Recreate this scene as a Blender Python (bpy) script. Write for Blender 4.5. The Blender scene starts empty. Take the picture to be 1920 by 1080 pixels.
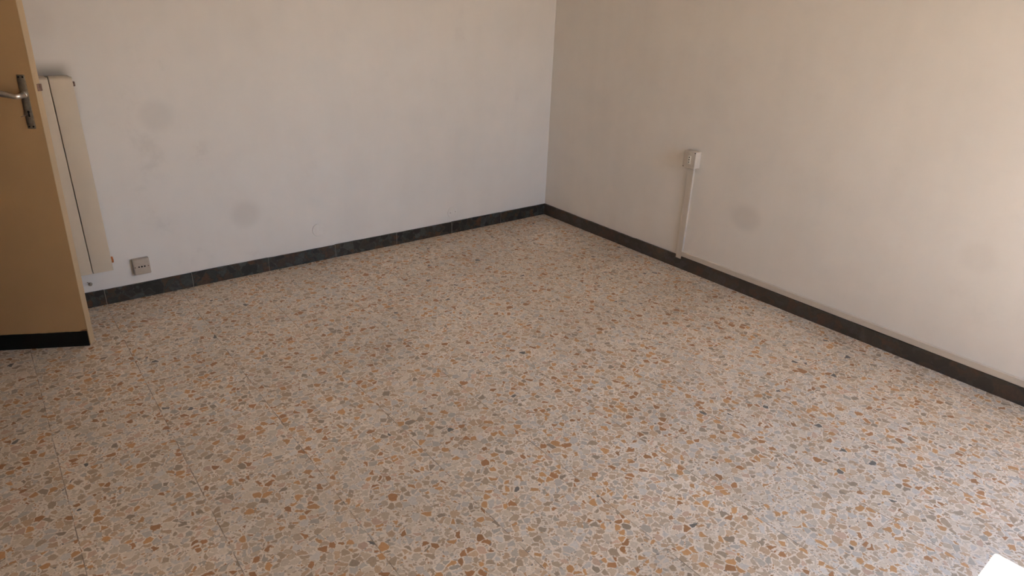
import bpy, bmesh, math, random
from mathutils import Vector, Matrix
random.seed(7)
sc = bpy.context.scene
COL = sc.collection

# ------------------------------------------------------------------ camera
F_PX = 1267.27
cam_d = bpy.data.cameras.new('camera')
cam_d.sensor_fit = 'HORIZONTAL'; cam_d.sensor_width = 36.0
cam_d.lens = 36.0 * F_PX / 1920.0
cam_d.clip_start = 0.02
cam = bpy.data.objects.new('camera', cam_d); COL.objects.link(cam)
R_ = Vector((0.79031522, -0.61168392, 0.03527931))
U_ = Vector((0.22048826, 0.33765586, 0.91508112))
Fw = Vector((0.57165267, 0.71542386, -0.40172369))
M = Matrix((R_, U_, -Fw)).transposed().to_4x4()
M.translation = Vector((-3.08224, -3.51856, 1.45503))
cam.matrix_world = M
sc.camera = cam

# ------------------------------------------------------------------ world, sun, exposure
sc.view_settings.view_transform = 'Standard'
sc.view_settings.look = 'None'
sc.view_settings.gamma = 1.0
sc.view_settings.use_curve_mapping = False
sc.view_settings.exposure = 0.19
sc.cycles.max_bounces = 12
sc.cycles.diffuse_bounces = 8
sc.cycles.sample_clamp_indirect = 8.0
sc.cycles.use_denoising = True
try:
    sc.cycles.denoiser = 'OPENIMAGEDENOISE'
    sc.cycles.denoising_input_passes = 'RGB_ALBEDO_NORMAL'
except Exception:
    pass

SKY = 10.6
SUN = 138.0
SUN_ELEV = math.radians(45)
SUN_AZ = 0.035          # sideways drift of the beam per metre travelled into the room

world = bpy.data.worlds.new('sky'); sc.world = world
world.use_nodes = True
wn = world.node_tree; wn.nodes.clear()
w_out = wn.nodes.new('ShaderNodeOutputWorld')
w_bg = wn.nodes.new('ShaderNodeBackground')
w_tc = wn.nodes.new('ShaderNodeTexCoord')
w_sep = wn.nodes.new('ShaderNodeSeparateXYZ')
w_ramp = wn.nodes.new('ShaderNodeValToRGB')
w_map = wn.nodes.new('ShaderNodeMapRange')
wn.links.new(w_tc.outputs['Generated'], w_sep.inputs[0])
wn.links.new(w_sep.outputs['Z'], w_map.inputs['Value'])
w_map.inputs['From Min'].default_value = -1.0
w_map.inputs['From Max'].default_value = 1.0
wn.links.new(w_map.outputs[0], w_ramp.inputs[0])
e = w_ramp.color_ramp.elements
e[0].position = 0.0; e[0].color = (0.16, 0.13, 0.10, 1)       # sunlit ground outside
e[1].position = 1.0; e[1].color = (0.32, 0.55, 1.0, 1)
x = e.new(0.49); x.color = (0.26, 0.215, 0.17, 1)
x = e.new(0.505); x.color = (0.66, 0.60, 0.52, 1)            # hazy horizon and far facades
x = e.new(0.545); x.color = (0.70, 0.66, 0.60, 1)
x = e.new(0.575); x.color = (0.57, 0.76, 1.0, 1)
wn.links.new(w_ramp.outputs[0], w_bg.inputs[0])
w_bg.inputs[1].default_value = SKY
wn.links.new(w_bg.outputs[0], w_out.inputs[0])

sun_d = bpy.data.lights.new('sun', 'SUN')
sun_d.energy = SUN; sun_d.angle = math.radians(0.53); sun_d.color = (1.0, 0.965, 0.88)
sun = bpy.data.objects.new('sun', sun_d); COL.objects.link(sun)
beam = Vector((-math.cos(SUN_ELEV), -SUN_AZ * math.cos(SUN_ELEV), -math.sin(SUN_ELEV)))
sun.rotation_euler = beam.to_track_quat('-Z', 'Y').to_euler()
sun.location = (3, -3.5, 4)

# room sizes
RX0, RY0, RH = -3.72, -4.75, 2.85       # side wall, front wall, ceiling
WT = 0.30                               # outer wall thickness
WY0, WY1 = -4.45, -3.192                 # window opening in the right wall
WZ0 = math.tan(SUN_ELEV) * (1.013 - 0.03)
WZ1 = 2.28

VX0, VX1, VZ0, VZ1 = -1.40, -0.30, 0.95, 2.35       # guessed window behind the camera, added to brighten the back wall
# portal in the window opening: only helps the sampler find the sky
pd = bpy.data.lights.new('window_portal', 'AREA'); pd.shape = 'RECTANGLE'
pd.size = WY1 - WY0; pd.size_y = WZ1 - WZ0; pd.cycles.is_portal = True
po = bpy.data.objects.new('window_portal', pd); COL.objects.link(po)
po.location = (WT * 0.9, (WY0 + WY1) / 2, (WZ0 + WZ1) / 2)
po.rotation_euler = Vector((-1, 0, 0)).to_track_quat('-Z', 'Z').to_euler()

pd2 = bpy.data.lights.new('window_portal', 'AREA'); pd2.shape = 'RECTANGLE'
pd2.size = VX1 - VX0; pd2.size_y = VZ1 - VZ0; pd2.cycles.is_portal = True
po2 = bpy.data.objects.new('window_portal', pd2); COL.objects.link(po2)
po2.location = ((VX0 + VX1) / 2, RY0 - WT * 0.9, (VZ0 + VZ1) / 2)
po2.rotation_euler = Vector((0, 1, 0)).to_track_quat('-Z', 'Z').to_euler()

# ------------------------------------------------------------------ mesh helpers
def box(bm, x0, x1, y0, y1, z0, z1, bev=0.0, seg=2):
    t = bmesh.new()
    bmesh.ops.create_cube(t, size=1.0)
    for v in t.verts:
        v.co = Vector(((x0 + x1) / 2 + v.co.x * (x1 - x0), (y0 + y1) / 2 + v.co.y * (y1 - y0), (z0 + z1) / 2 + v.co.z * (z1 - z0)))
    if bev > 0:
        bmesh.ops.bevel(t, geom=list(t.edges), offset=bev, segments=seg, profile=0.5, affect='EDGES')
    me = bpy.data.meshes.new('t'); t.to_mesh(me); t.free()
    bm.from_mesh(me); bpy.data.meshes.remove(me)

def cyl(bm, p0, p1, r0, r1=None, n=24, bev=0.0):
    r1 = r0 if r1 is None else r1
    p0, p1 = Vector(p0), Vector(p1)
    d = p1 - p0
    q = d.to_track_quat('Z', 'Y').to_matrix()
    L = d.length
    prof = [(0, 0), (r0 - bev, 0), (r0, bev), (r1, L - bev), (r1 - bev, L), (0, L)] if bev else [(0, 0), (r0, 0), (r1, L), (0, L)]
    rings = []
    for (r, z) in prof:
        if r <= 1e-7:
            rings.append([bm.verts.new(p0 + q @ Vector((0, 0, z)))])
        else:
            rings.append([bm.verts.new(p0 + q @ Vector((r * math.cos(2 * math.pi * k / n), r * math.sin(2 * math.pi * k / n), z))) for k in range(n)])
    for a, b in zip(rings, rings[1:]):
        for k in range(n):
            k2 = (k + 1) % n
            if len(a) == 1: bm.faces.new((a[0], b[k2], b[k]))
            elif len(b) == 1: bm.faces.new((a[k], a[k2], b[0]))
            else: bm.faces.new((a[k], a[k2], b[k2], b[k]))

def tube(bm, pts, radii, n=16, sq=1.0):
    pts = [Vector(p) for p in pts]
    rings = []
    for i, p in enumerate(pts):
        d = (pts[min(i + 1, len(pts) - 1)] - pts[max(i - 1, 0)]).normalized()
        s = d.cross(Vector((0, 0, 1)))
        if s.length < 1e-3: s = Vector((1, 0, 0))
        s.normalize(); u = s.cross(d)
        rings.append([bm.verts.new(p + (s * math.cos(2 * math.pi * k / n) * sq + u * math.sin(2 * math.pi * k / n)) * radii[i]) for k in range(n)])
    for a, b in zip(rings, rings[1:]):
        for k in range(n):
            k2 = (k + 1) % n
            bm.faces.new((a[k], a[k2], b[k2], b[k]))
    bm.faces.new(list(reversed(rings[0]))); bm.faces.new(rings[-1])

def prism(bm, prof, axis_fn, a0, a1):
    """extrude closed profile (2-D points) from a0 to a1; axis_fn(u, v, a) gives the point"""
    A = [bm.verts.new(axis_fn(u, v, a0)) for u, v in prof]
    B = [bm.verts.new(axis_fn(u, v, a1)) for u, v in prof]
    n = len(prof)
    for k in range(n):
        bm.faces.new((A[k], A[(k + 1) % n], B[(k + 1) % n], B[k]))
    bm.faces.new(list(reversed(A))); bm.faces.new(B)

def obj(name, bm, mat, parent=None, smooth=False):
    bmesh.ops.recalc_face_normals(bm, faces=bm.faces)
    me = bpy.data.meshes.new(name); bm.to_mesh(me); bm.free()
    me.materials.append(mat)
    o = bpy.data.objects.new(name, me); COL.objects.link(o)
    if parent: o.parent = parent
    if smooth:
        for p in me.polygons: p.use_smooth = True
        try:
            me.set_sharp_from_angle(angle=math.radians(35))
        except Exception: pass
    return o

def struct(name, bm, mat, **k):
    o = obj(name, bm, mat, **k); o['kind'] = 'structure'; return o

def thing(name, label, cat, loc=(0, 0, 0), rz=0.0, group=None):
    o = bpy.data.objects.new(name, None); COL.objects.link(o)
    o.location = loc; o.rotation_euler = (0, 0, rz)
    o.empty_display_size = 0.05
    o['label'] = label; o['category'] = cat
    if group: o['group'] = group
    return o

# ------------------------------------------------------------------ material helpers
class NT:
    def __init__(self, name):
        self.m = bpy.data.materials.new(name); self.m.use_nodes = True
        self.t = self.m.node_tree
        self.b = self.t.nodes['Principled BSDF']
    def n(self, typ, **k):
        nd = self.t.nodes.new(typ)
        for a, v in k.items():
            if a.startswith('_'): nd.inputs[a[1:].replace('_', ' ')].default_value = v
            else: setattr(nd, a, v)
        return nd
    def l(self, a, b): self.t.links.new(a, b)
    def math(self, op, a, b=None, c=None, clamp=False):
        nd = self.t.nodes.new('ShaderNodeMath'); nd.operation = op; nd.use_clamp = clamp
        for i, v in enumerate((a, b, c)):
            if v is None: continue
            if isinstance(v, (int, float)): nd.inputs[i].default_value = v
            else: self.l(v, nd.inputs[i])
        return nd.outputs[0]
    def rng(self, v, a, b, c=0.0, d=1.0, smooth=True):
        nd = self.t.nodes.new('ShaderNodeMapRange')
        nd.interpolation_type = 'SMOOTHSTEP' if smooth else 'LINEAR'
        self.l(v, nd.inputs['Value'])
        for nm, q in zip(('From Min', 'From Max', 'To Min', 'To Max'), (a, b, c, d)):
            if isinstance(q, (int, float)): nd.inputs[nm].default_value = q
            else: self.l(q, nd.inputs[nm])
        return nd.outputs[0]
    def mix(self, f, a, b, mode='MIX'):
        nd = self.t.nodes.new('ShaderNodeMix'); nd.data_type = 'RGBA'; nd.blend_type = mode
        nd.clamp_factor = True
        for sock, v in ((nd.inputs[0], f), (nd.inputs[6], a), (nd.inputs[7], b)):
            if isinstance(v, (int, float)): sock.default_value = v
            elif isinstance(v, tuple): sock.default_value = (*v, 1.0) if len(v) == 3 else v
            else: self.l(v, sock)
        return nd.outputs[2]
    def pos(self):
        return self.n('ShaderNodeNewGeometry').outputs['Position']
    def sep(self, v):
        s = self.n('ShaderNodeSeparateXYZ'); self.l(v, s.inputs[0]); return s.outputs
    def comb(self, x, y, z):
        c = self.n('ShaderNodeCombineXYZ')
        for i, v in enumerate((x, y, z)):
            if isinstance(v, (int, float)): c.inputs[i].default_value = v
            else: self.l(v, c.inputs[i])
        return c.outputs[0]
    def noise(self, v, scale, detail=3.0, rough=0.5, dim='3D'):
        nd = self.n('ShaderNodeTexNoise'); nd.noise_dimensions = dim
        nd.inputs['Scale'].default_value = scale; nd.inputs['Detail'].default_value = detail
        nd.inputs['Roughness'].default_value = rough
        if v is not None: self.l(v, nd.inputs['Vector'])
        return nd.outputs
    def ramp(self, f, stops, const=False):
        nd = self.n('ShaderNodeValToRGB'); cr = nd.color_ramp
        cr.interpolation = 'CONSTANT' if const else 'LINEAR'
        while len(cr.elements) > 1: cr.elements.remove(cr.elements[-1])
        cr.elements[0].position = stops[0][0]; cr.elements[0].color = (*stops[0][1], 1)
        for p, c in stops[1:]:
            q = cr.elements.new(p); q.color = (*c, 1)
        self.l(f, nd.inputs[0]); return nd.outputs[0]
    def bump(self, h, strength, dist):
        b = self.n('ShaderNodeBump'); b.inputs['Strength'].default_value = strength
        b.inputs['Distance'].default_value = dist
        self.l(h, b.inputs['Height']); self.l(b.outputs[0], self.b.inputs['Normal'])
    def set(self, rough=0.5, metal=0.0, spec=0.5, color=None):
        self.b.inputs['Roughness'].default_value = rough
        self.b.inputs['Metallic'].default_value = metal
        self.b.inputs['Specular IOR Level'].default_value = spec
        if color is not None:
            if isinstance(color, tuple): self.b.inputs['Base Color'].default_value = (*color, 1)
            else: self.l(color, self.b.inputs['Base Color'])
        return self.m

def srgb(r, g, b):
    f = lambda c: (c / 255 / 12.92) if c / 255 <= 0.04045 else ((c / 255 + 0.055) / 1.055) ** 2.4
    return (f(r), f(g), f(b))

# --- terrazzo floor tiles
def mat_terrazzo():
    k = NT('terrazzo')
    T = 0.333
    p = k.pos(); s = k.sep(p)
    tx = k.math('DIVIDE', k.math('ADD', s[0], 1.118 + 20 * T), T)
    ty = k.math('DIVIDE', k.math('ADD', s[1], 2.980 + 20 * T), T)
    ix = k.math('FLOOR', tx); iy = k.math('FLOOR', ty)
    fx = k.math('SUBTRACT', tx, ix); fy = k.math('SUBTRACT', ty, iy)
    ex = k.math('MINIMUM', fx, k.math('SUBTRACT', 1.0, fx))
    ey = k.math('MINIMUM', fy, k.math('SUBTRACT', 1.0, fy))
    edge = k.math('MULTIPLY', k.math('MINIMUM', ex, ey), T)
    wn_ = k.n('ShaderNodeTexWhiteNoise'); wn_.noise_dimensions = '2D'
    k.l(k.comb(ix, iy, 0.0), wn_.inputs['Vector'])
    tile_r = wn_.outputs['Value']
    # warped coordinates inside each tile, shifted per tile so chips stop at the joints
    base = k.comb(s[0], s[1], k.math('MULTIPLY', tile_r, 9.0))
    nz = k.noise(base, 30.0, 2.0, 0.5)
    sub = k.n('ShaderNodeVectorMath'); sub.operation = 'SUBTRACT'
    k.l(nz['Color'], sub.inputs[0]); sub.inputs[1].default_value = (0.5, 0.5, 0.5)
    scl = k.n('ShaderNodeVectorMath'); scl.operation = 'SCALE'; k.l(sub.outputs[0], scl.inputs[0]); scl.inputs['Scale'].default_value = 0.019
    add = k.n('ShaderNodeVectorMath'); add.operation = 'ADD'; k.l(base, add.inputs[0]); k.l(scl.outputs[0], add.inputs[1])
    P = add.outputs[0]

    def layer(scale, off, thr_lo, thr_hi, soft):
        a2 = k.n('ShaderNodeVectorMath'); a2.operation = 'ADD'; k.l(P, a2.inputs[0]); a2.inputs[1].default_value = off
        v1 = k.n('ShaderNodeTexVoronoi'); v1.feature = 'F1'; v1.inputs['Scale'].default_value = scale
        v2 = k.n('ShaderNodeTexVoronoi'); v2.feature = 'DISTANCE_TO_EDGE'; v2.inputs['Scale'].default_value = scale
        k.l(a2.outputs[0], v1.inputs['Vector']); k.l(a2.outputs[0], v2.inputs['Vector'])
        cs = k.n('ShaderNodeSeparateColor'); k.l(v1.outputs['Color'], cs.inputs[0])
        thr = k.rng(cs.outputs[2], 0.0, 1.0, thr_lo, thr_hi, smooth=False)
        thr2 = k.math('ADD', thr, soft)
        return k.rng(v2.outputs['Distance'], thr, thr2), cs.outputs
    big, cb = layer(42.0, (0, 0, 0), 0.020, 0.14, 0.045)
    sml, cs_ = layer(92.0, (3.1, 1.7, 0.4), 0.05, 0.22, 0.07)
    pal = [
        (0.00, (0.48, 0.41, 0.32)), (0.11, (0.42, 0.33, 0.235)), (0.24, (0.41, 0.375, 0.325)),
        (0.34, (0.51, 0.43, 0.335)), (0.44, (0.345, 0.26, 0.175)), (0.54, (0.47, 0.435, 0.385)),
        (0.63, (0.43, 0.30, 0.19)), (0.725, (0.34, 0.30, 0.245)), (0.768, (0.42, 0.225, 0.095)),
        (0.855, (0.30, 0.145, 0.06)), (0.905, (0.26, 0.205, 0.145)), (0.945, (0.47, 0.325, 0.235)),
        (0.996, (0.11, 0.10, 0.09))]
    pal2 = [
        (0.00, (0.45, 0.375, 0.285)), (0.2, (0.355, 0.275, 0.195)), (0.38, (0.41, 0.37, 0.32)),
        (0.50, (0.50, 0.42, 0.325)), (0.62, (0.33, 0.24, 0.16)), (0.79, (0.39, 0.235, 0.12)),
        (0.90, (0.31, 0.275, 0.23)), (0.992, (0.18, 0.16, 0.14))]
    cbig = k.ramp(cb[0], pal, True); csml = k.ramp(cs_[0], pal2, True)
    vb = k.rng(cb[1], 0.0, 1.0, 0.86, 1.12, smooth=False)
    cbig = k.mix(1.0, cbig, k.comb(vb, vb, vb), 'MULTIPLY')
    inner = k.noise(P, 160.0, 3.0, 0.6)['Fac']
    iv = k.rng(inner, 0.25, 0.75, 0.90, 1.09)
    cbig = k.mix(1.0, cbig, k.comb(iv, iv, iv), 'MULTIPLY')
    cem_n = k.noise(P, 14.0, 4.0, 0.6)['Fac']
    cement = k.mix(k.rng(cem_n, 0.3, 0.7), (0.575, 0.495, 0.40), (0.64, 0.56, 0.465))
    c = k.mix(sml, cement, csml)
    # cement veins stay clear around the big chips
    c = k.mix(big, c, cbig)
    # per-tile tone
    tv = k.rng(tile_r, 0.0, 1.0, 0.94, 1.05, smooth=False)
    c = k.mix(1.0, c, k.comb(tv, tv, tv), 'MULTIPLY')
    c = k.mix(1.0, c, (1.20, 1.20, 1.22), 'MULTIPLY')
    # worn, slightly grimy zones
    grime = k.noise(k.comb(s[0], s[1], 0.0), 1.7, 4.0, 0.6)['Fac']
    gv = k.rng(grime, 0.30, 0.70, 0.93, 1.04)
    c = k.mix(1.0, c, k.comb(gv, gv, gv), 'MULTIPLY')
    # joints, filled here and there
    jn = k.noise(p, 9.0, 3.0, 0.6)['Fac']
    jw = k.rng(jn, 0.38, 0.62, 0.00035, 0.0012)
    jm = k.rng(edge, jw, k.math('ADD', jw, 0.0007), 1.0, 0.0)
    isx = k.rng(k.math('SUBTRACT', ex, ey), -0.0005, 0.0005, 1.0, 0.35)
    jm = k.math('MULTIPLY', k.math('MULTIPLY', jm, isx), k.rng(jn, 0.36, 0.58, 0.15, 0.8))
    c = k.mix(jm, c, (0.17, 0.125, 0.09))
    r = k.rng(grime, 0.3, 0.7, 0.36, 0.46)
    k.l(r, k.b.inputs['Roughness'])
    k.bump(k.math('MULTIPLY', jm, -1.0), 0.25, 0.0008)
    m = k.set(0.4, 0, 0.42, c)
    k.l(r, k.b.inputs['Roughness'])
    return m

# --- wall plaster; spots are soft round grey marks blended into the colour
def mat_plaster(name, axis, spots=(), soot=None, scuff=0.30, colr=(0.74, 0.71, 0.68)):
    k = NT(name)
    p = k.pos(); s = k.sep(p)
    n1 = k.noise(p, 1.1, 4.0, 0.55)['Fac']
    n2 = k.noise(p, 5.0, 5.0, 0.6)['Fac']
    strip = k.noise(k.comb(k.math('MULTIPLY', s[0], 5.0), k.math('MULTIPLY', s[1], 5.0), k.math('MULTIPLY', s[2], 0.35)), 2.2, 3.0, 0.5)['Fac']
    a = k.rng(n1, 0.3, 0.7, 0.965, 1.02); b = k.rng(n2, 0.3, 0.75, 1.012, 0.975)
    d = k.rng(strip, 0.3, 0.7, 0.992, 1.006)
    f = k.math('MULTIPLY', k.math('MULTIPLY', a, b), d)
    c = k.mix(1.0, colr, k.comb(f, f, f), 'MULTIPLY')
    # scuffed grey patches
    sc_ = k.math('MULTIPLY', k.rng(n2, 0.56, 0.74, 0.0, 1.0), k.rng(n1, 0.50, 0.62, 0.0, scuff))
    c = k.mix(sc_, c, (0.52, 0.49, 0.46))
    h = s[0] if axis == 'x' else s[1]
    for (u0, z0, ru, rz, amt) in spots:
        du = k.math('DIVIDE', k.math('SUBTRACT', h, u0), ru)
        dz = k.math('DIVIDE', k.math('SUBTRACT', s[2], z0), rz)
        dd = k.math('SQRT', k.math('ADD', k.math('MULTIPLY', du, du), k.math('MULTIPLY', dz, dz)))
        dd = k.math('ADD', dd, k.rng(n2, 0.3, 0.7, -0.08, 0.08))
        c = k.mix(k.rng(dd, 0.50, 1.22, amt * 0.8, 0.0), c, (0.33, 0.31, 0.30))
    if soot:
        x0, x1, z0, z1, amt = soot
        mx = k.rng(k.math('ADD', s[0], k.rng(n2, 0.3, 0.7, -0.012, 0.012)), x1 - 0.07, x1, 1.0, 0.0)
        mz = k.math('MULTIPLY', k.rng(s[2], z0 + 0.01, z1, 1.0, 0.0), k.rng(s[2], z0 - 0.25, z0 - 0.1, 0.0, 1.0))
        mxl = k.rng(s[0], x0 - 0.2, x0, 0.0, 1.0)
        c = k.mix(k.math('MULTIPLY', k.math('MULTIPLY', k.math('MULTIPLY', mx, mz), mxl), amt), c, (0.25, 0.23, 0.19))
    fine = k.noise(p, 60.0, 4.0, 0.6)['Fac']
    hgt = k.math('ADD', k.math('MULTIPLY', n2, 1.0), k.math('MULTIPLY', fine, 0.12))
    k.bump(hgt, 0.22, 0.006)
    return k.set(0.85, 0, 0.25, c)

# --- dark marbled skirting
def mat_skirting(name, tint, even):
    k = NT(name)
    p = k.pos()
    oi = k.noise(p, 26.0, 3.0, 0.55)
    v = k.n('ShaderNodeTexVoronoi'); v.feature = 'SMOOTH_F1'; v.inputs['Scale'].default_value = 24.0
    v.inputs['Smoothness'].default_value = 0.35
    sub = k.n('ShaderNodeVectorMath'); sub.operation = 'SCALE'; k.l(oi['Color'], sub.inputs[0]); sub.inputs['Scale'].default_value = 0.05
    add = k.n('ShaderNodeVectorMath'); add.operation = 'ADD'; k.l(p, add.inputs[0]); k.l(sub.outputs[0], add.inputs[1])
    k.l(add.outputs[0], v.inputs['Vector'])
    cs = k.n('ShaderNodeSeparateColor'); k.l(v.outputs['Color'], cs.inputs[0])
    c = k.ramp(cs.outputs[0], [(0.0, (0.010, 0.014, 0.012)), (0.28, (0.014, 0.019, 0.017)), (0.40, (0.085, 0.094, 0.100)),
                               (0.50, (0.026, 0.027, 0.025)), (0.60, (0.080, 0.050, 0.032)), (0.68, (0.115, 0.050, 0.026)),
                               (0.78, (0.016, 0.026, 0.022)), (1.0, (0.075, 0.085, 0.090))])
    n = k.noise(p, 70.0, 4.0, 0.6)['Fac']
    f = k.rng(n, 0.3, 0.7, 0.58, 1.08)
    c = k.mix(1.0, c, k.comb(f, f, f), 'MULTIPLY')
    c = k.mix(1.0, c, tint, 'MULTIPLY')
    c = k.mix(even, c, (0.064, 0.055, 0.047))
    return k.set(0.42, 0, 0.35, c)

def mat_plain(name, col, rough=0.5, metal=0.0, spec=0.5, var=0.04, scale=12.0, bump=0.0):
    k = NT(name)
    p = k.pos()
    n = k.noise(p, scale, 4.0, 0.6)['Fac']
    f = k.rng(n, 0.3, 0.7, 1 - var, 1 + var)
    c = k.mix(1.0, col, k.comb(f, f, f), 'MULTIPLY')
    if bump: k.bump(n, 0.3, bump)
    return k.set(rough, metal, spec, c)

SPOTS_BACK = [(-2.421, 0.867, 0.078, 0.078, 0.20), (-2.074, 0.341, 0.080, 0.078, 0.24), (-2.81, 1.285, 0.080, 0.085, 0.16)]
SPOTS_RIGHT = [(-1.600, 0.409, 0.095, 0.075, 0.22), (-2.676, 0.536, 0.075, 0.070, 0.12)]
M_back = mat_plaster('plaster_back', 'x', SPOTS_BACK, soot=(-3.4, -2.70, 1.06, 1.135, 0.72))
M_right = mat_plaster('plaster_right', 'y', SPOTS_RIGHT, scuff=0.10, colr=(0.82, 0.785, 0.74))
M_plain = mat_plaster('plaster_plain', 'x')
M_floor = mat_terrazzo()
M_absorb = mat_plain('light_absorbing_wall', (0.26, 0.22, 0.18), 0.5, 0, 0.4, 0.1, 5)  # unseen walls darkened so less light bounces into the left side
M_skirt = mat_skirting('marbled_skirting_dimmed', (0.72, 0.75, 0.70), 0.08)  # skirting stone with the weaker light toned into its colour
M_skirt2 = mat_skirting('marbled_skirting_lit', (1.0, 1.0, 0.95), 0.62)  # same stone, lighter and browner as under warm bounced light
M_grout = mat_plain('skirting_grout', (0.40, 0.38, 0.34), 0.9, 0, 0.2, 0.1)
M_door = mat_plain('cream_gloss_paint', (0.335, 0.21, 0.10), 0.42, 0, 0.45, 0.03, 6.0)
M_edge_lit = mat_plain('cream_paint_lit', (0.44, 0.33, 0.205), 0.5, 0, 0.4, 0.03, 6.0)  # door paint made paler to imitate skylight on the edge
M_kick = mat_plain('black_kick_paint', (0.004, 0.005, 0.004), 0.5, 0, 0.2, 0.2)
M_brown = mat_plain('bare_wood', (0.16, 0.08, 0.04), 0.7, 0, 0.3, 0.25, 60)
M_steel = mat_plain('dull_steel', (0.36, 0.34, 0.30), 0.34, 1.0, 0.5, 0.15, 80)
M_bright = mat_plain('polished_aluminium', (0.66, 0.63, 0.60), 0.33, 1.0, 0.5, 0.05, 60)
M_dark = mat_plain('dark_hole', (0.012, 0.010, 0.009), 0.8, 0, 0.2, 0.1)
M_latch = mat_plain('tarnished_latch', (0.17, 0.11, 0.09), 0.5, 0.6, 0.5, 0.25, 120)
M_rad = mat_plain('radiator_enamel', (0.56, 0.485, 0.385), 0.45, 0, 0.45, 0.015, 8.0)
M_rust = mat_plain('rusty_stain', (0.42, 0.14, 0.045), 0.8, 0, 0.2, 0.35, 140)
M_sock = mat_plain('grey_beige_plastic', (0.42, 0.365, 0.31), 0.45, 0, 0.4, 0.04, 40)
M_boxp = mat_plain('painted_box_plastic', (0.57, 0.515, 0.45), 0.5, 0, 0.4, 0.03, 30)
M_insert = mat_plain('ivory_insert', (0.80, 0.78, 0.70), 0.4, 0, 0.4, 0.02)
M_trunk = mat_plain('trunking_plastic', (0.60, 0.545, 0.475), 0.6, 0, 0.3, 0.03, 10)
M_cover = mat_plain('overpainted_plastic', (0.73, 0.70, 0.67), 0.75, 0, 0.3, 0.03, 40)
M_frame = mat_plain('white_window_paint', (0.75, 0.73, 0.70), 0.4, 0, 0.45, 0.02)
M_stone = mat_plain('marble_sill', (0.60, 0.57, 0.53), 0.35, 0, 0.5, 0.08)

# ------------------------------------------------------------------ room shell
bm = bmesh.new(); box(bm, RX0 - 1.6, WT, RY0 - WT, 0.2, -0.12, 0.0)
struct('floor', bm, M_floor)
bm = bmesh.new(); box(bm, RX0 - 1.6, WT, RY0 - WT, 0.2, RH, RH + 0.12)
struct('ceiling', bm, M_plain)
bm = bmesh.new(); box(bm, RX0 - 1.6, WT, 0.0, 0.2, 0.0, RH)
struct('wall_back', bm, M_back)
# right wall with the window opening (out of the picture, it lets the daylight in)
bm = bmesh.new()
box(bm, 0, WT, WY1, 0.0, 0, RH)
box(bm, 0, WT, RY0, WY0, 0, RH)
box(bm, 0, WT, WY0, WY1, 0, WZ0)
box(bm, 0, WT, WY0, WY1, WZ1, RH)
struct('wall_right', bm, M_right)
bm = bmesh.new()
box(bm, RX0 - 1.6, VX0, RY0 - WT, RY0, 0, RH)
box(bm, VX1, WT, RY0 - WT, RY0, 0, RH)
box(bm, VX0, VX1, RY0 - WT, RY0, 0, VZ0)
box(bm, VX0, VX1, RY0 - WT, RY0, VZ1, RH)
struct('wall_front', bm, M_plain)
# left wall with the doorway the open door belongs to, and the corridor behind it
DY0, DY1, DZ = -0.90, -0.045, 2.08
bm = bmesh.new()
box(bm, RX0 - 0.12, RX0, RY0, DY0, 0, RH)
box(bm, RX0 - 0.12, RX0, DY1, 0.0, 0, RH)
box(bm, RX0 - 0.12, RX0, DY0, DY1, DZ, RH)
struct('wall_left', bm, M_absorb)
bm = bmesh.new(); box(bm, RX0 - 1.6, RX0 - 1.5, RY0, 0, 0, RH)
struct('wall_corridor', bm, M_absorb)

# added window's frame, plus a made-up panel dimming the back wall's left end
bm = bmesh.new()
for (x0, x1, z0, z1) in ((VX0, VX0 + 0.05, VZ0, VZ1), (VX1 - 0.05, VX1, VZ0, VZ1), (VX0 + 0.05, VX1 - 0.05, VZ1 - 0.05, VZ1), (VX0 + 0.05, VX1 - 0.05, VZ0, VZ0 + 0.04)):
    box(bm, x0, x1, RY0 - 0.24, RY0 - 0.19, z0, z1, 0.004)
w2 = struct('added_window', bm, M_frame)
bm = bmesh.new(); box(bm, VX0 - 0.035, VX0 - 0.005, RY0 + 0.002, RY0 + 0.66, VZ0 + 0.02, VZ1 - 0.02, 0.004)
obj('light_blocker', bm, M_door, w2)

# window frame and sill
bm = bmesh.new()
fx0, fx1 = 0.235, 0.29
fw = 0.0
for (y0, y1, z0, z1) in ((WY0, WY0 + 0.05, WZ0, WZ1), (WY0, WY1, WZ1 - 0.05, WZ1)):
    box(bm, fx0, fx1, y0, y1, z0, z1, 0.004)
wf = struct('window_1', bm, M_frame)
bm = bmesh.new(); box(bm, -0.03, WT, WY0 - 0.02, WY1 + 0.0, WZ0 - 0.03, WZ0, 0.004)
struct('trim_1', bm, M_stone)

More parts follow.
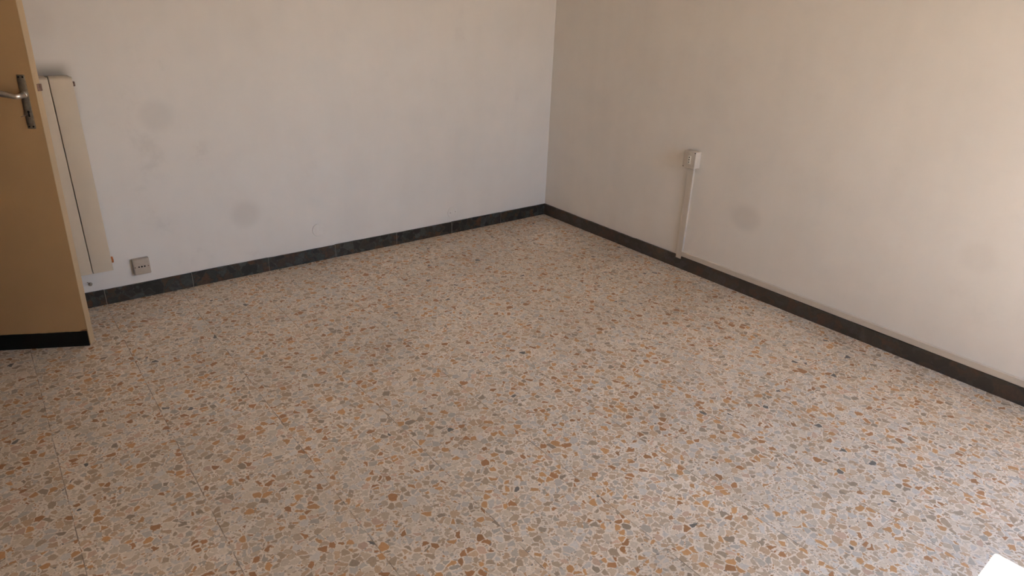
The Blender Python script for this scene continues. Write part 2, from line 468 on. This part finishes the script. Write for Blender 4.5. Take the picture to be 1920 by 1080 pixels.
# ------------------------------------------------------------------ skirting tiles
SH, ST = 0.0755, 0.010
def skirting(name, cuts, fn, seed):
    """fn(a, d, z): a along the wall, d away from the wall"""
    rnd = random.Random(seed)
    bm = bmesh.new()
    for a0, a1 in zip(cuts, cuts[1:]):
        g = 0.0008
        dz = rnd.uniform(-0.0012, 0.0012); dd = rnd.uniform(-0.0006, 0.0008)
        n = 10
        prof_top = [SH + dz + rnd.uniform(-0.0006, 0.0006) for _ in range(n + 1)]
        for i in range(n):
            p0 = a0 + g + (a1 - a0 - 2 * g) * i / n; p1 = a0 + g + (a1 - a0 - 2 * g) * (i + 1) / n
            h0, h1 = prof_top[i], prof_top[i + 1]
            T = ST + dd
            vs = [bm.verts.new(fn(*c)) for c in (
                (p0, 0, 0), (p0, T, 0), (p0, T, h0 - 0.0015), (p0, T - 0.0015, h0), (p0, 0, h0),
                (p1, 0, 0), (p1, T, 0), (p1, T, h1 - 0.0015), (p1, T - 0.0015, h1), (p1, 0, h1))]
            for q in range(1, 4):
                bm.faces.new((vs[q], vs[q + 1], vs[q + 6], vs[q + 5]))
            if i == 0: bm.faces.new(vs[:5])
            if i == n - 1: bm.faces.new(list(reversed(vs[5:])))
    o = struct(name, bm, M_skirt2 if name == 'baseboard_right' else M_skirt)
    bm = bmesh.new()
    for a in cuts[1:-1]:
        P = [fn(a + da, d, z) for z in (0.0, SH - 0.001) for da, d in ((-0.0009, 0), (0.0009, 0), (0.0009, ST - 0.0008), (-0.0009, ST - 0.0008))]
        vs = [bm.verts.new(p) for p in P]
        for f in ((0, 1, 2, 3), (4, 5, 6, 7), (0, 1, 5, 4), (1, 2, 6, 5), (2, 3, 7, 6), (3, 0, 4, 7)):
            bm.faces.new([vs[i] for i in f])
    obj('tile_joint', bm, M_grout, o)
    return o
cb = [RX0, -3.57, -3.174, -2.778, -2.383, -1.989, -1.600, -1.200, -0.797, -0.40, 0.0]
skirting('baseboard_back', cb, lambda a, d, z: Vector((a, -d, z)), 3)
cr = [-ST, -0.328, -0.728, -0.88, -1.28, -1.68, -1.912, -2.315, -2.716, -3.116, -3.516, -3.916, -4.316, RY0]
skirting('baseboard_right', cr, lambda a, d, z: Vector((-d, a, z)), 5)
cl = [DY0 - 0.06, -1.36, -1.76, -2.16, -2.56, -2.96, -3.36, -3.76, -4.16, -4.56, RY0]
skirting('baseboard_left', cl, lambda a, d, z: Vector((RX0 + d, a, z)), 8)
cf = [RX0 + ST] + [RX0 + 0.4 * i for i in range(1, 10)] + [-ST]
skirting('baseboard_front', cf, lambda a, d, z: Vector((a, RY0 + d, z)), 9)

# door casing
bm = bmesh.new()
for (y0, y1, z0, z1) in ((DY0 - 0.06, DY0 + 0.02, 0, DZ + 0.06), (DY1 - 0.02, DY1 + 0.035, 0, DZ + 0.06), (DY0 - 0.06, DY1 + 0.035, DZ - 0.02, DZ + 0.06)):
    box(bm, RX0 - 0.13, RX0 + 0.012, y0, y1, z0, z1, 0.003)
struct('trim_2', bm, M_door)

# ------------------------------------------------------------------ open door
DW, DT, DH = 0.80, 0.045, 2.03
LEAN = 0.0205
door = thing('door', 'cream painted door standing open at the left, black painted strip along its foot', 'door',
             (-2.907, -0.422, 0.0), math.atan2(-0.44951733, 0.89327161))
door['kind'] = 'structure'; del door['label']; del door['category']
door.name = 'door_1'
def lean(bm):
    for v in bm.verts: v.co.x += LEAN * v.co.z
    return bm
bm = bmesh.new(); box(bm, -DW, 0, 0, DT, 0.004, DH, 0.002, 2)
obj('door_leaf', lean(bm), M_door, door, smooth=True)
bm = bmesh.new(); box(bm, -0.001, 0.0012, -0.0003, DT + 0.0003, 0.004, DH, 0.0006, 1)  # thin skin carrying the sky-lit tone of the door edge
obj('lit_edge_strip', lean(bm), M_edge_lit, door, smooth=True)['label'] = 'door edge coloured paler to look lit'
# painted kick strip with a ragged upper edge
bm = bmesh.new()
rnd = random.Random(4)
N = 60
tops = []
for i in range(N + 1):
    x = -0.796 + 0.7935 * i / N
    t = 0.0735 - 0.003 * (i / N) + rnd.uniform(-0.0007, 0.0007)
    if x > -0.022: t += 0.002
    tops.append((x, t))
for (xa, ta), (xb, tb) in zip(tops, tops[1:]):
    vs = [bm.verts.new((X, Y, Z)) for X, Y, Z in ((xa, 0.001, 0.002), (xb, 0.001, 0.002), (xb, 0.001, tb), (xa, 0.001, ta),
                                                  (xa, -0.0025, 0.002), (xb, -0.0025, 0.002), (xb, -0.0025, tb), (xa, -0.0025, ta))]
    for f in ((4, 5, 6, 7), (0, 3, 2, 1), (3, 7, 6, 2), (0, 1, 5, 4)): bm.faces.new([vs[i] for i in f])
    if xa == tops[0][0]: bm.faces.new((vs[0], vs[4], vs[7], vs[3]))
    if xb == tops[-1][0]: bm.faces.new((vs[1], vs[2], vs[6], vs[5]))
kick = obj('kick_plate', lean(bm), M_kick, door); kick['label'] = 'black painted strip along the foot of the door'
# chipped brown corner above the strip
bm = bmesh.new()
prism(bm, [(-0.030, 0.0728), (-0.012, 0.0722), (-0.0025, 0.0722), (-0.0025, 0.080), (-0.010, 0.0785), (-0.020, 0.0775)],
      lambda u, v, a: Vector((u, a, v)), 0.0005, -0.0012)
obj('paint_chip', lean(bm), M_brown, door)['label'] = 'small chipped brown patch above the black strip'
# escutcheon
bm = bmesh.new(); box(bm, -0.0505, -0.0235, -0.0045, 0.0, 0.922, 1.116, 0.0028, 2)
plate = obj('escutcheon', lean(bm), M_steel, door, smooth=True); plate['label'] = 'long dull steel lock plate'
for i, (zz, xx) in enumerate(((1.108, -0.044), (1.108, -0.030), (0.930, -0.044), (0.930, -0.030))):
    bm = bmesh.new(); cyl(bm, (xx, -0.0060, zz), (xx, -0.0040, zz), 0.0031, n=14)
    obj('screw', lean(bm), M_dark, plate)
bm = bmesh.new()
cyl(bm, (-0.036, -0.0056, 0.984), (-0.036, -0.0040, 0.984), 0.0042, n=16)
box(bm, -0.0385, -0.0335, -0.0056, -0.0040, 0.966, 0.984)
obj('keyhole', lean(bm), M_dark, plate)
bm = bmesh.new(); cyl(bm, (-0.053, -0.030, 0.971), (-0.041, -0.004, 0.9735), 0.0013, n=10)
obj('key_pin', lean(bm), M_latch, plate)
# lever handle: neck, elbow and curved lever
bm = bmesh.new()
cyl(bm, (-0.036, -0.004, 1.046), (-0.036, -0.016, 1.046), 0.0125, 0.0115, n=28, bev=0.001)
lever = obj('handle', lean(bm), M_bright, door, smooth=True); lever['label'] = 'polished lever handle'
bm = bmesh.new()
pts, rr = [], []
for t in range(6):
    pts.append((-0.036, -0.014 - 0.030 * t / 5, 1.046)); rr.append(0.0100)
for t in range(1, 7):
    a = math.pi / 2 * t / 6
    pts.append((-0.036 - 0.012 * (1 - math.cos(a)), -0.044 - 0.012 * math.sin(a), 1.046)); rr.append(0.0100 - 0.0008 * t / 6)
for t in range(1, 15):
    u = t / 14
    pts.append((-0.048 - 0.100 * u, -0.056 + 0.004 * u, 1.046 + 0.014 * math.sin(u * 2.0) - 0.003 * u)); rr.append(0.0090 + 0.0026 * math.sin(u * math.pi * 0.7) - (0.003 if t == 14 else 0))
tube(bm, pts, rr, 18)
obj('lever', lean(bm), M_bright, lever, smooth=True)
# latch bolt and face plate on the free edge
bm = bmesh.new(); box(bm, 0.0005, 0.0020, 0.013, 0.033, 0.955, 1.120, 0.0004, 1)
fp = obj('latch_face_plate', lean(bm), M_edge_lit, door); fp['label'] = 'overpainted lock face plate on the door edge'
bm = bmesh.new()
prism(bm, [(0.0, 0.015), (0.0, 0.031), (0.012, 0.031), (0.009, 0.018), (0.004, 0.015)], lambda u, v, a: Vector((u, v, a)), 1.056, 1.081)
obj('latch_bolt', lean(bm), M_latch, fp)['label'] = 'tarnished brown latch bolt'
for zz in (0.28, 1.74):
    bm = bmesh.new(); cyl(bm, (-DW - 0.004, -0.002, zz), (-DW - 0.004, -0.002, zz + 0.09), 0.007, n=16, bev=0.001)
    obj('hinge', bm, M_steel, door, smooth=True)

# ------------------------------------------------------------------ radiator
NSEC, SW = 8, 0.0855
RXR = -2.729
rad = thing('radiator', 'cream column radiator on the back wall behind the open door', 'radiator', (RXR - NSEC * SW / 2, -0.056, 0.20))
def rad_section():
    bm = bmesh.new()
    W = SW / 2 - 0.0014
    r = 0.003
    # front plate, profile in x/y, rounded at both vertical edges, bowed top
    prof = []
    for t in range(7):
        a = math.pi / 2 * t / 6
        prof.append((W - r + r * math.cos(a), r - r * math.sin(a) * 1.0))
    prof = [(W, r)] + [(W - r + r * math.cos(math.pi / 2 * t / 6), r - r * math.sin(math.pi / 2 * t / 6)) for t in range(1, 7)]
    left = [(-x, y) for x, y in reversed(prof)]
    inner = [(-W, 0.030), (-W + 0.002, 0.030), (-W + 0.002, 0.005), (W - 0.002, 0.005), (W - 0.002, 0.030), (W, 0.030)]
    P = prof + left + inner
    zt = 0.865
    prism(bm, P, lambda u, v, a: Vector((u, v - 0.045, a)), 0.0, zt - 0.012)
    # curved shoulder at the top going back to the grille
    rings = []
    for t in range(7):
        a = math.pi / 2 * t / 6
        rings.append([bm.verts.new((u * (1 - 0.02 * t / 6), -0.045 + max(v, 0.0) * (1 - t / 6) + 0.016 * (1 - math.cos(a)), zt - 0.012 + 0.012 * math.sin(a))) for u, v in (prof + left)])
    for A, B in zip(rings, rings[1:]):
        for i in range(len(A) - 1): bm.faces.new((A[i], A[i + 1], B[i + 1], B[i]))
    box(bm, -W + 0.004, W - 0.004, -0.030, 0.040, zt - 0.006, zt - 0.001, 0.001, 1)
    # web, rear plate and water columns
    box(bm, -0.004, 0.004, -0.038, 0.042, 0.0, zt - 0.004)
    box(bm, -0.030, 0.030, 0.038, 0.042, 0.02, zt - 0.02, 0.001, 1)
    for z in (0.035, 0.832):
        cyl(bm, (-SW / 2 + 0.0005, 0.005, z), (SW / 2 - 0.0005, 0.005, z), 0.020, n=20)
    cyl(bm, (0, 0.005, 0.03), (0, 0.005, 0.835), 0.013, n=16)
    for z in (0.1, 0.75):
        box(bm, -0.028, 0.028, -0.030, -0.026, z - 0.05, z + 0.05)
    return bm
first = obj('radiator_section', rad_section(), M_rad, rad, smooth=True)
for i in range(NSEC):
    o = first if i == 0 else first.copy()
    if i: COL.objects.link(o); o.parent = rad
    o.location = (NSEC * SW / 2 - SW * (i + 0.5), 0, 0)
bm = bmesh.new()
cyl(bm, (NSEC * SW / 2 - 0.001, 0.005, 0.832), (NSEC * SW / 2 + 0.010, 0.005, 0.832), 0.0100, n=16, bev=0.001)
obj('bleed_valve', bm, M_latch, rad)['label'] = 'dark bleed valve at the top corner'
bm = bmesh.new()
cyl(bm, (NSEC * SW / 2 - 0.001, 0.005, 0.035), (NSEC * SW / 2 + 0.011, 0.005, 0.035), 0.0155, n=8, bev=0.0015)
obj('end_plug', bm, M_rust, rad)['label'] = 'rust coloured end plug at the bottom corner'
for xx in (-0.2, 0.2):
    bm = bmesh.new(); box(bm, xx - 0.01, xx + 0.01, 0.020, 0.0555, 0.76, 0.785)
    obj('wall_bracket', bm, M_steel, rad)

# ------------------------------------------------------------------ stub below the radiator
st = thing('pipe_stub', 'small grey fixing stub in the back wall just above the skirting, under the radiator', 'stub', (-2.827, 0.0, 0.115))
bm = bmesh.new(); cyl(bm, (0, 0.002, 0), (0, -0.012, 0), 0.010, 0.006, n=10, bev=0.001)
obj('plug', bm, M_steel, st)
bm = bmesh.new(); tube(bm, [(0, -0.010, 0), (-0.004, -0.012, 0.009), (-0.011, -0.012, 0.017)], [0.0016] * 3, 8)
obj('wire', bm, M_latch, st)

# ------------------------------------------------------------------ low wall socket on the back wall
so = thing('wall_socket', 'square grey-beige surface socket on the back wall right of the radiator, low over the skirting', 'socket', (-2.602, 0.0, 0.1635))
D = 0.024
bm = bmesh.new()
box(bm, -0.037, 0.037, -D, 0.001, -0.0405, 0.0405, 0.004, 3)
bd = obj('socket_body', bm, M_sock, so, smooth=True)
bm = bmesh.new(); box(bm, -0.033, 0.033, -D - 0.0025, -D + 0.001, -0.0365, 0.0365, 0.0015, 2)
cov = obj('cover_plate', bm, M_sock, so, smooth=True)
for xx, r_ in ((-0.0125, 0.0036), (0.0, 0.0040), (0.0125, 0.0040)):
    bm = bmesh.new(); cyl(bm, (xx, -D - 0.0032, 0.001), (xx, -D - 0.0015, 0.001), r_, n=14)
    obj('pin_hole', bm, M_dark, cov)
for xx in (-0.0295, 0.0285):
    bm = bmesh.new(); cyl(bm, (xx, -D - 0.0036, 0.001), (xx, -D - 0.0015, 0.001), 0.0027, n=12)
    obj('screw', bm, M_latch, cov)

# ------------------------------------------------------------------ round overpainted covers
c1 = thing('round_cover', 'round blank cover painted white like the back wall, nearer the radiator, without screws', 'wall cover', (-1.688, 0.0, 0.181))
bm = bmesh.new(); cyl(bm, (0, 0.001, 0), (0, -0.0035, 0), 0.037, n=40, bev=0.001)
obj('cover_disc', bm, M_cover, c1, smooth=True)
c2 = thing('round_cover', 'round blank cover painted white, nearer the room corner, with two small screw heads', 'wall cover', (-0.786, 0.0, 0.137))
bm = bmesh.new(); cyl(bm, (0, 0.001, 0), (0, -0.0035, 0), 0.037, n=40, bev=0.001)
cd = obj('cover_disc', bm, M_cover, c2, smooth=True)
for xx, zz in ((-0.018, 0.0), (0.019, 0.002)):
    bm = bmesh.new(); cyl(bm, (xx, -0.0045, zz), (xx, -0.002, zz), 0.0028, n=12)
    obj('screw', bm, M_steel, cd)

# ------------------------------------------------------------------ surface outlet box on the right wall
BD, BY0, BY1, BZ0, BZ1 = 0.045, -1.268, -1.190, 0.600, 0.692
ob = thing('outlet_box', 'grey surface-mounted outlet box with ivory three-pin socket on the right wall, above the upright trunking', 'outlet',
           (0.0, (BY0 + BY1) / 2, (BZ0 + BZ1) / 2))
hy, hz = (BY1 - BY0) / 2, (BZ1 - BZ0) / 2
bm = bmesh.new()
# slightly tapered body
A = [(0.001, s1 * hy, s2 * hz) for s1, s2 in ((-1, -1), (1, -1), (1, 1), (-1, 1))]
B = [(-BD + 0.004, s1 * (hy - 0.001), s2 * (hz - 0.001)) for s1, s2 in ((-1, -1), (1, -1), (1, 1), (-1, 1))]
va = [bm.verts.new(v) for v in A]; vb = [bm.verts.new(v) for v in B]
for i in range(4): bm.faces.new((va[i], va[(i + 1) % 4], vb[(i + 1) % 4], vb[i]))
bm.faces.new(va); bm.faces.new(vb)
bmesh.ops.bevel(bm, geom=list(bm.edges), offset=0.003, segments=3, profile=0.5, affect='EDGES')
obj('box_body', bm, M_boxp, ob, smooth=True)
bm = bmesh.new(); box(bm, -BD - 0.002, -BD + 0.0045, -hy - 0.0006, hy + 0.0006, -hz - 0.0006, hz + 0.0006, 0.0025, 3)
lid = obj('box_lid', bm, M_boxp, ob, smooth=True)
bm = bmesh.new(); box(bm, -BD - 0.0035, -BD, -0.011, 0.011, -0.022, 0.022, 0.001, 2)
ins = obj('socket_insert', bm, M_insert, lid, smooth=True); ins['label'] = 'ivory socket insert'
for zz in (-0.0135, 0.0, 0.0135):
    bm = bmesh.new(); cyl(bm, (-BD - 0.0042, 0, zz), (-BD - 0.002, 0, zz), 0.0033, n=14)
    obj('pin_hole', bm, M_dark, ins)
for yy, zz in ((-hy + 0.005, hz - 0.006), (hy - 0.004, -hz + 0.005)):
    bm = bmesh.new(); cyl(bm, (-BD - 0.003, yy, zz), (-BD, yy, zz), 0.0028, n=12)
    obj('screw', bm, M_dark, lid)

# ------------------------------------------------------------------ plastic trunking
def channel(bm, w, d, a0, a1, fn):
    """snap-on trunking profile: base with a slightly narrower lid"""
    prof = [(0, 0), (w, 0), (w, d * 0.55), (w - 0.0006, d * 0.6), (w - 0.0006, d * 0.9), (w - 0.002, d), (0.002, d), (0.0006, d * 0.9), (0.0006, d * 0.6), (0, d * 0.55)]
    prism(bm, prof, fn, a0, a1)
tv = thing('cable_trunking', 'upright pale trunking running from the outlet box down to the skirting', 'cable trunking', (0, -1.222, 0.06), group=None)
bm = bmesh.new()
channel(bm, 0.041, 0.0108, 0.0, BZ0 - 0.06 + 0.001, lambda u, v, a: Vector((-v, u - 0.020, a)))
obj('channel', bm, M_trunk, tv)
th = thing('cable_trunking', 'long pale trunking lying level along the top of the right wall skirting', 'cable trunking', (0, -2.9, SH + 0.002))
bm = bmesh.new()
channel(bm, 0.030, 0.0125, -4.70 + 2.9, -1.2425 + 2.9, lambda u, v, a: Vector((-v, a, u)))
obj('channel', bm, M_trunk, th)
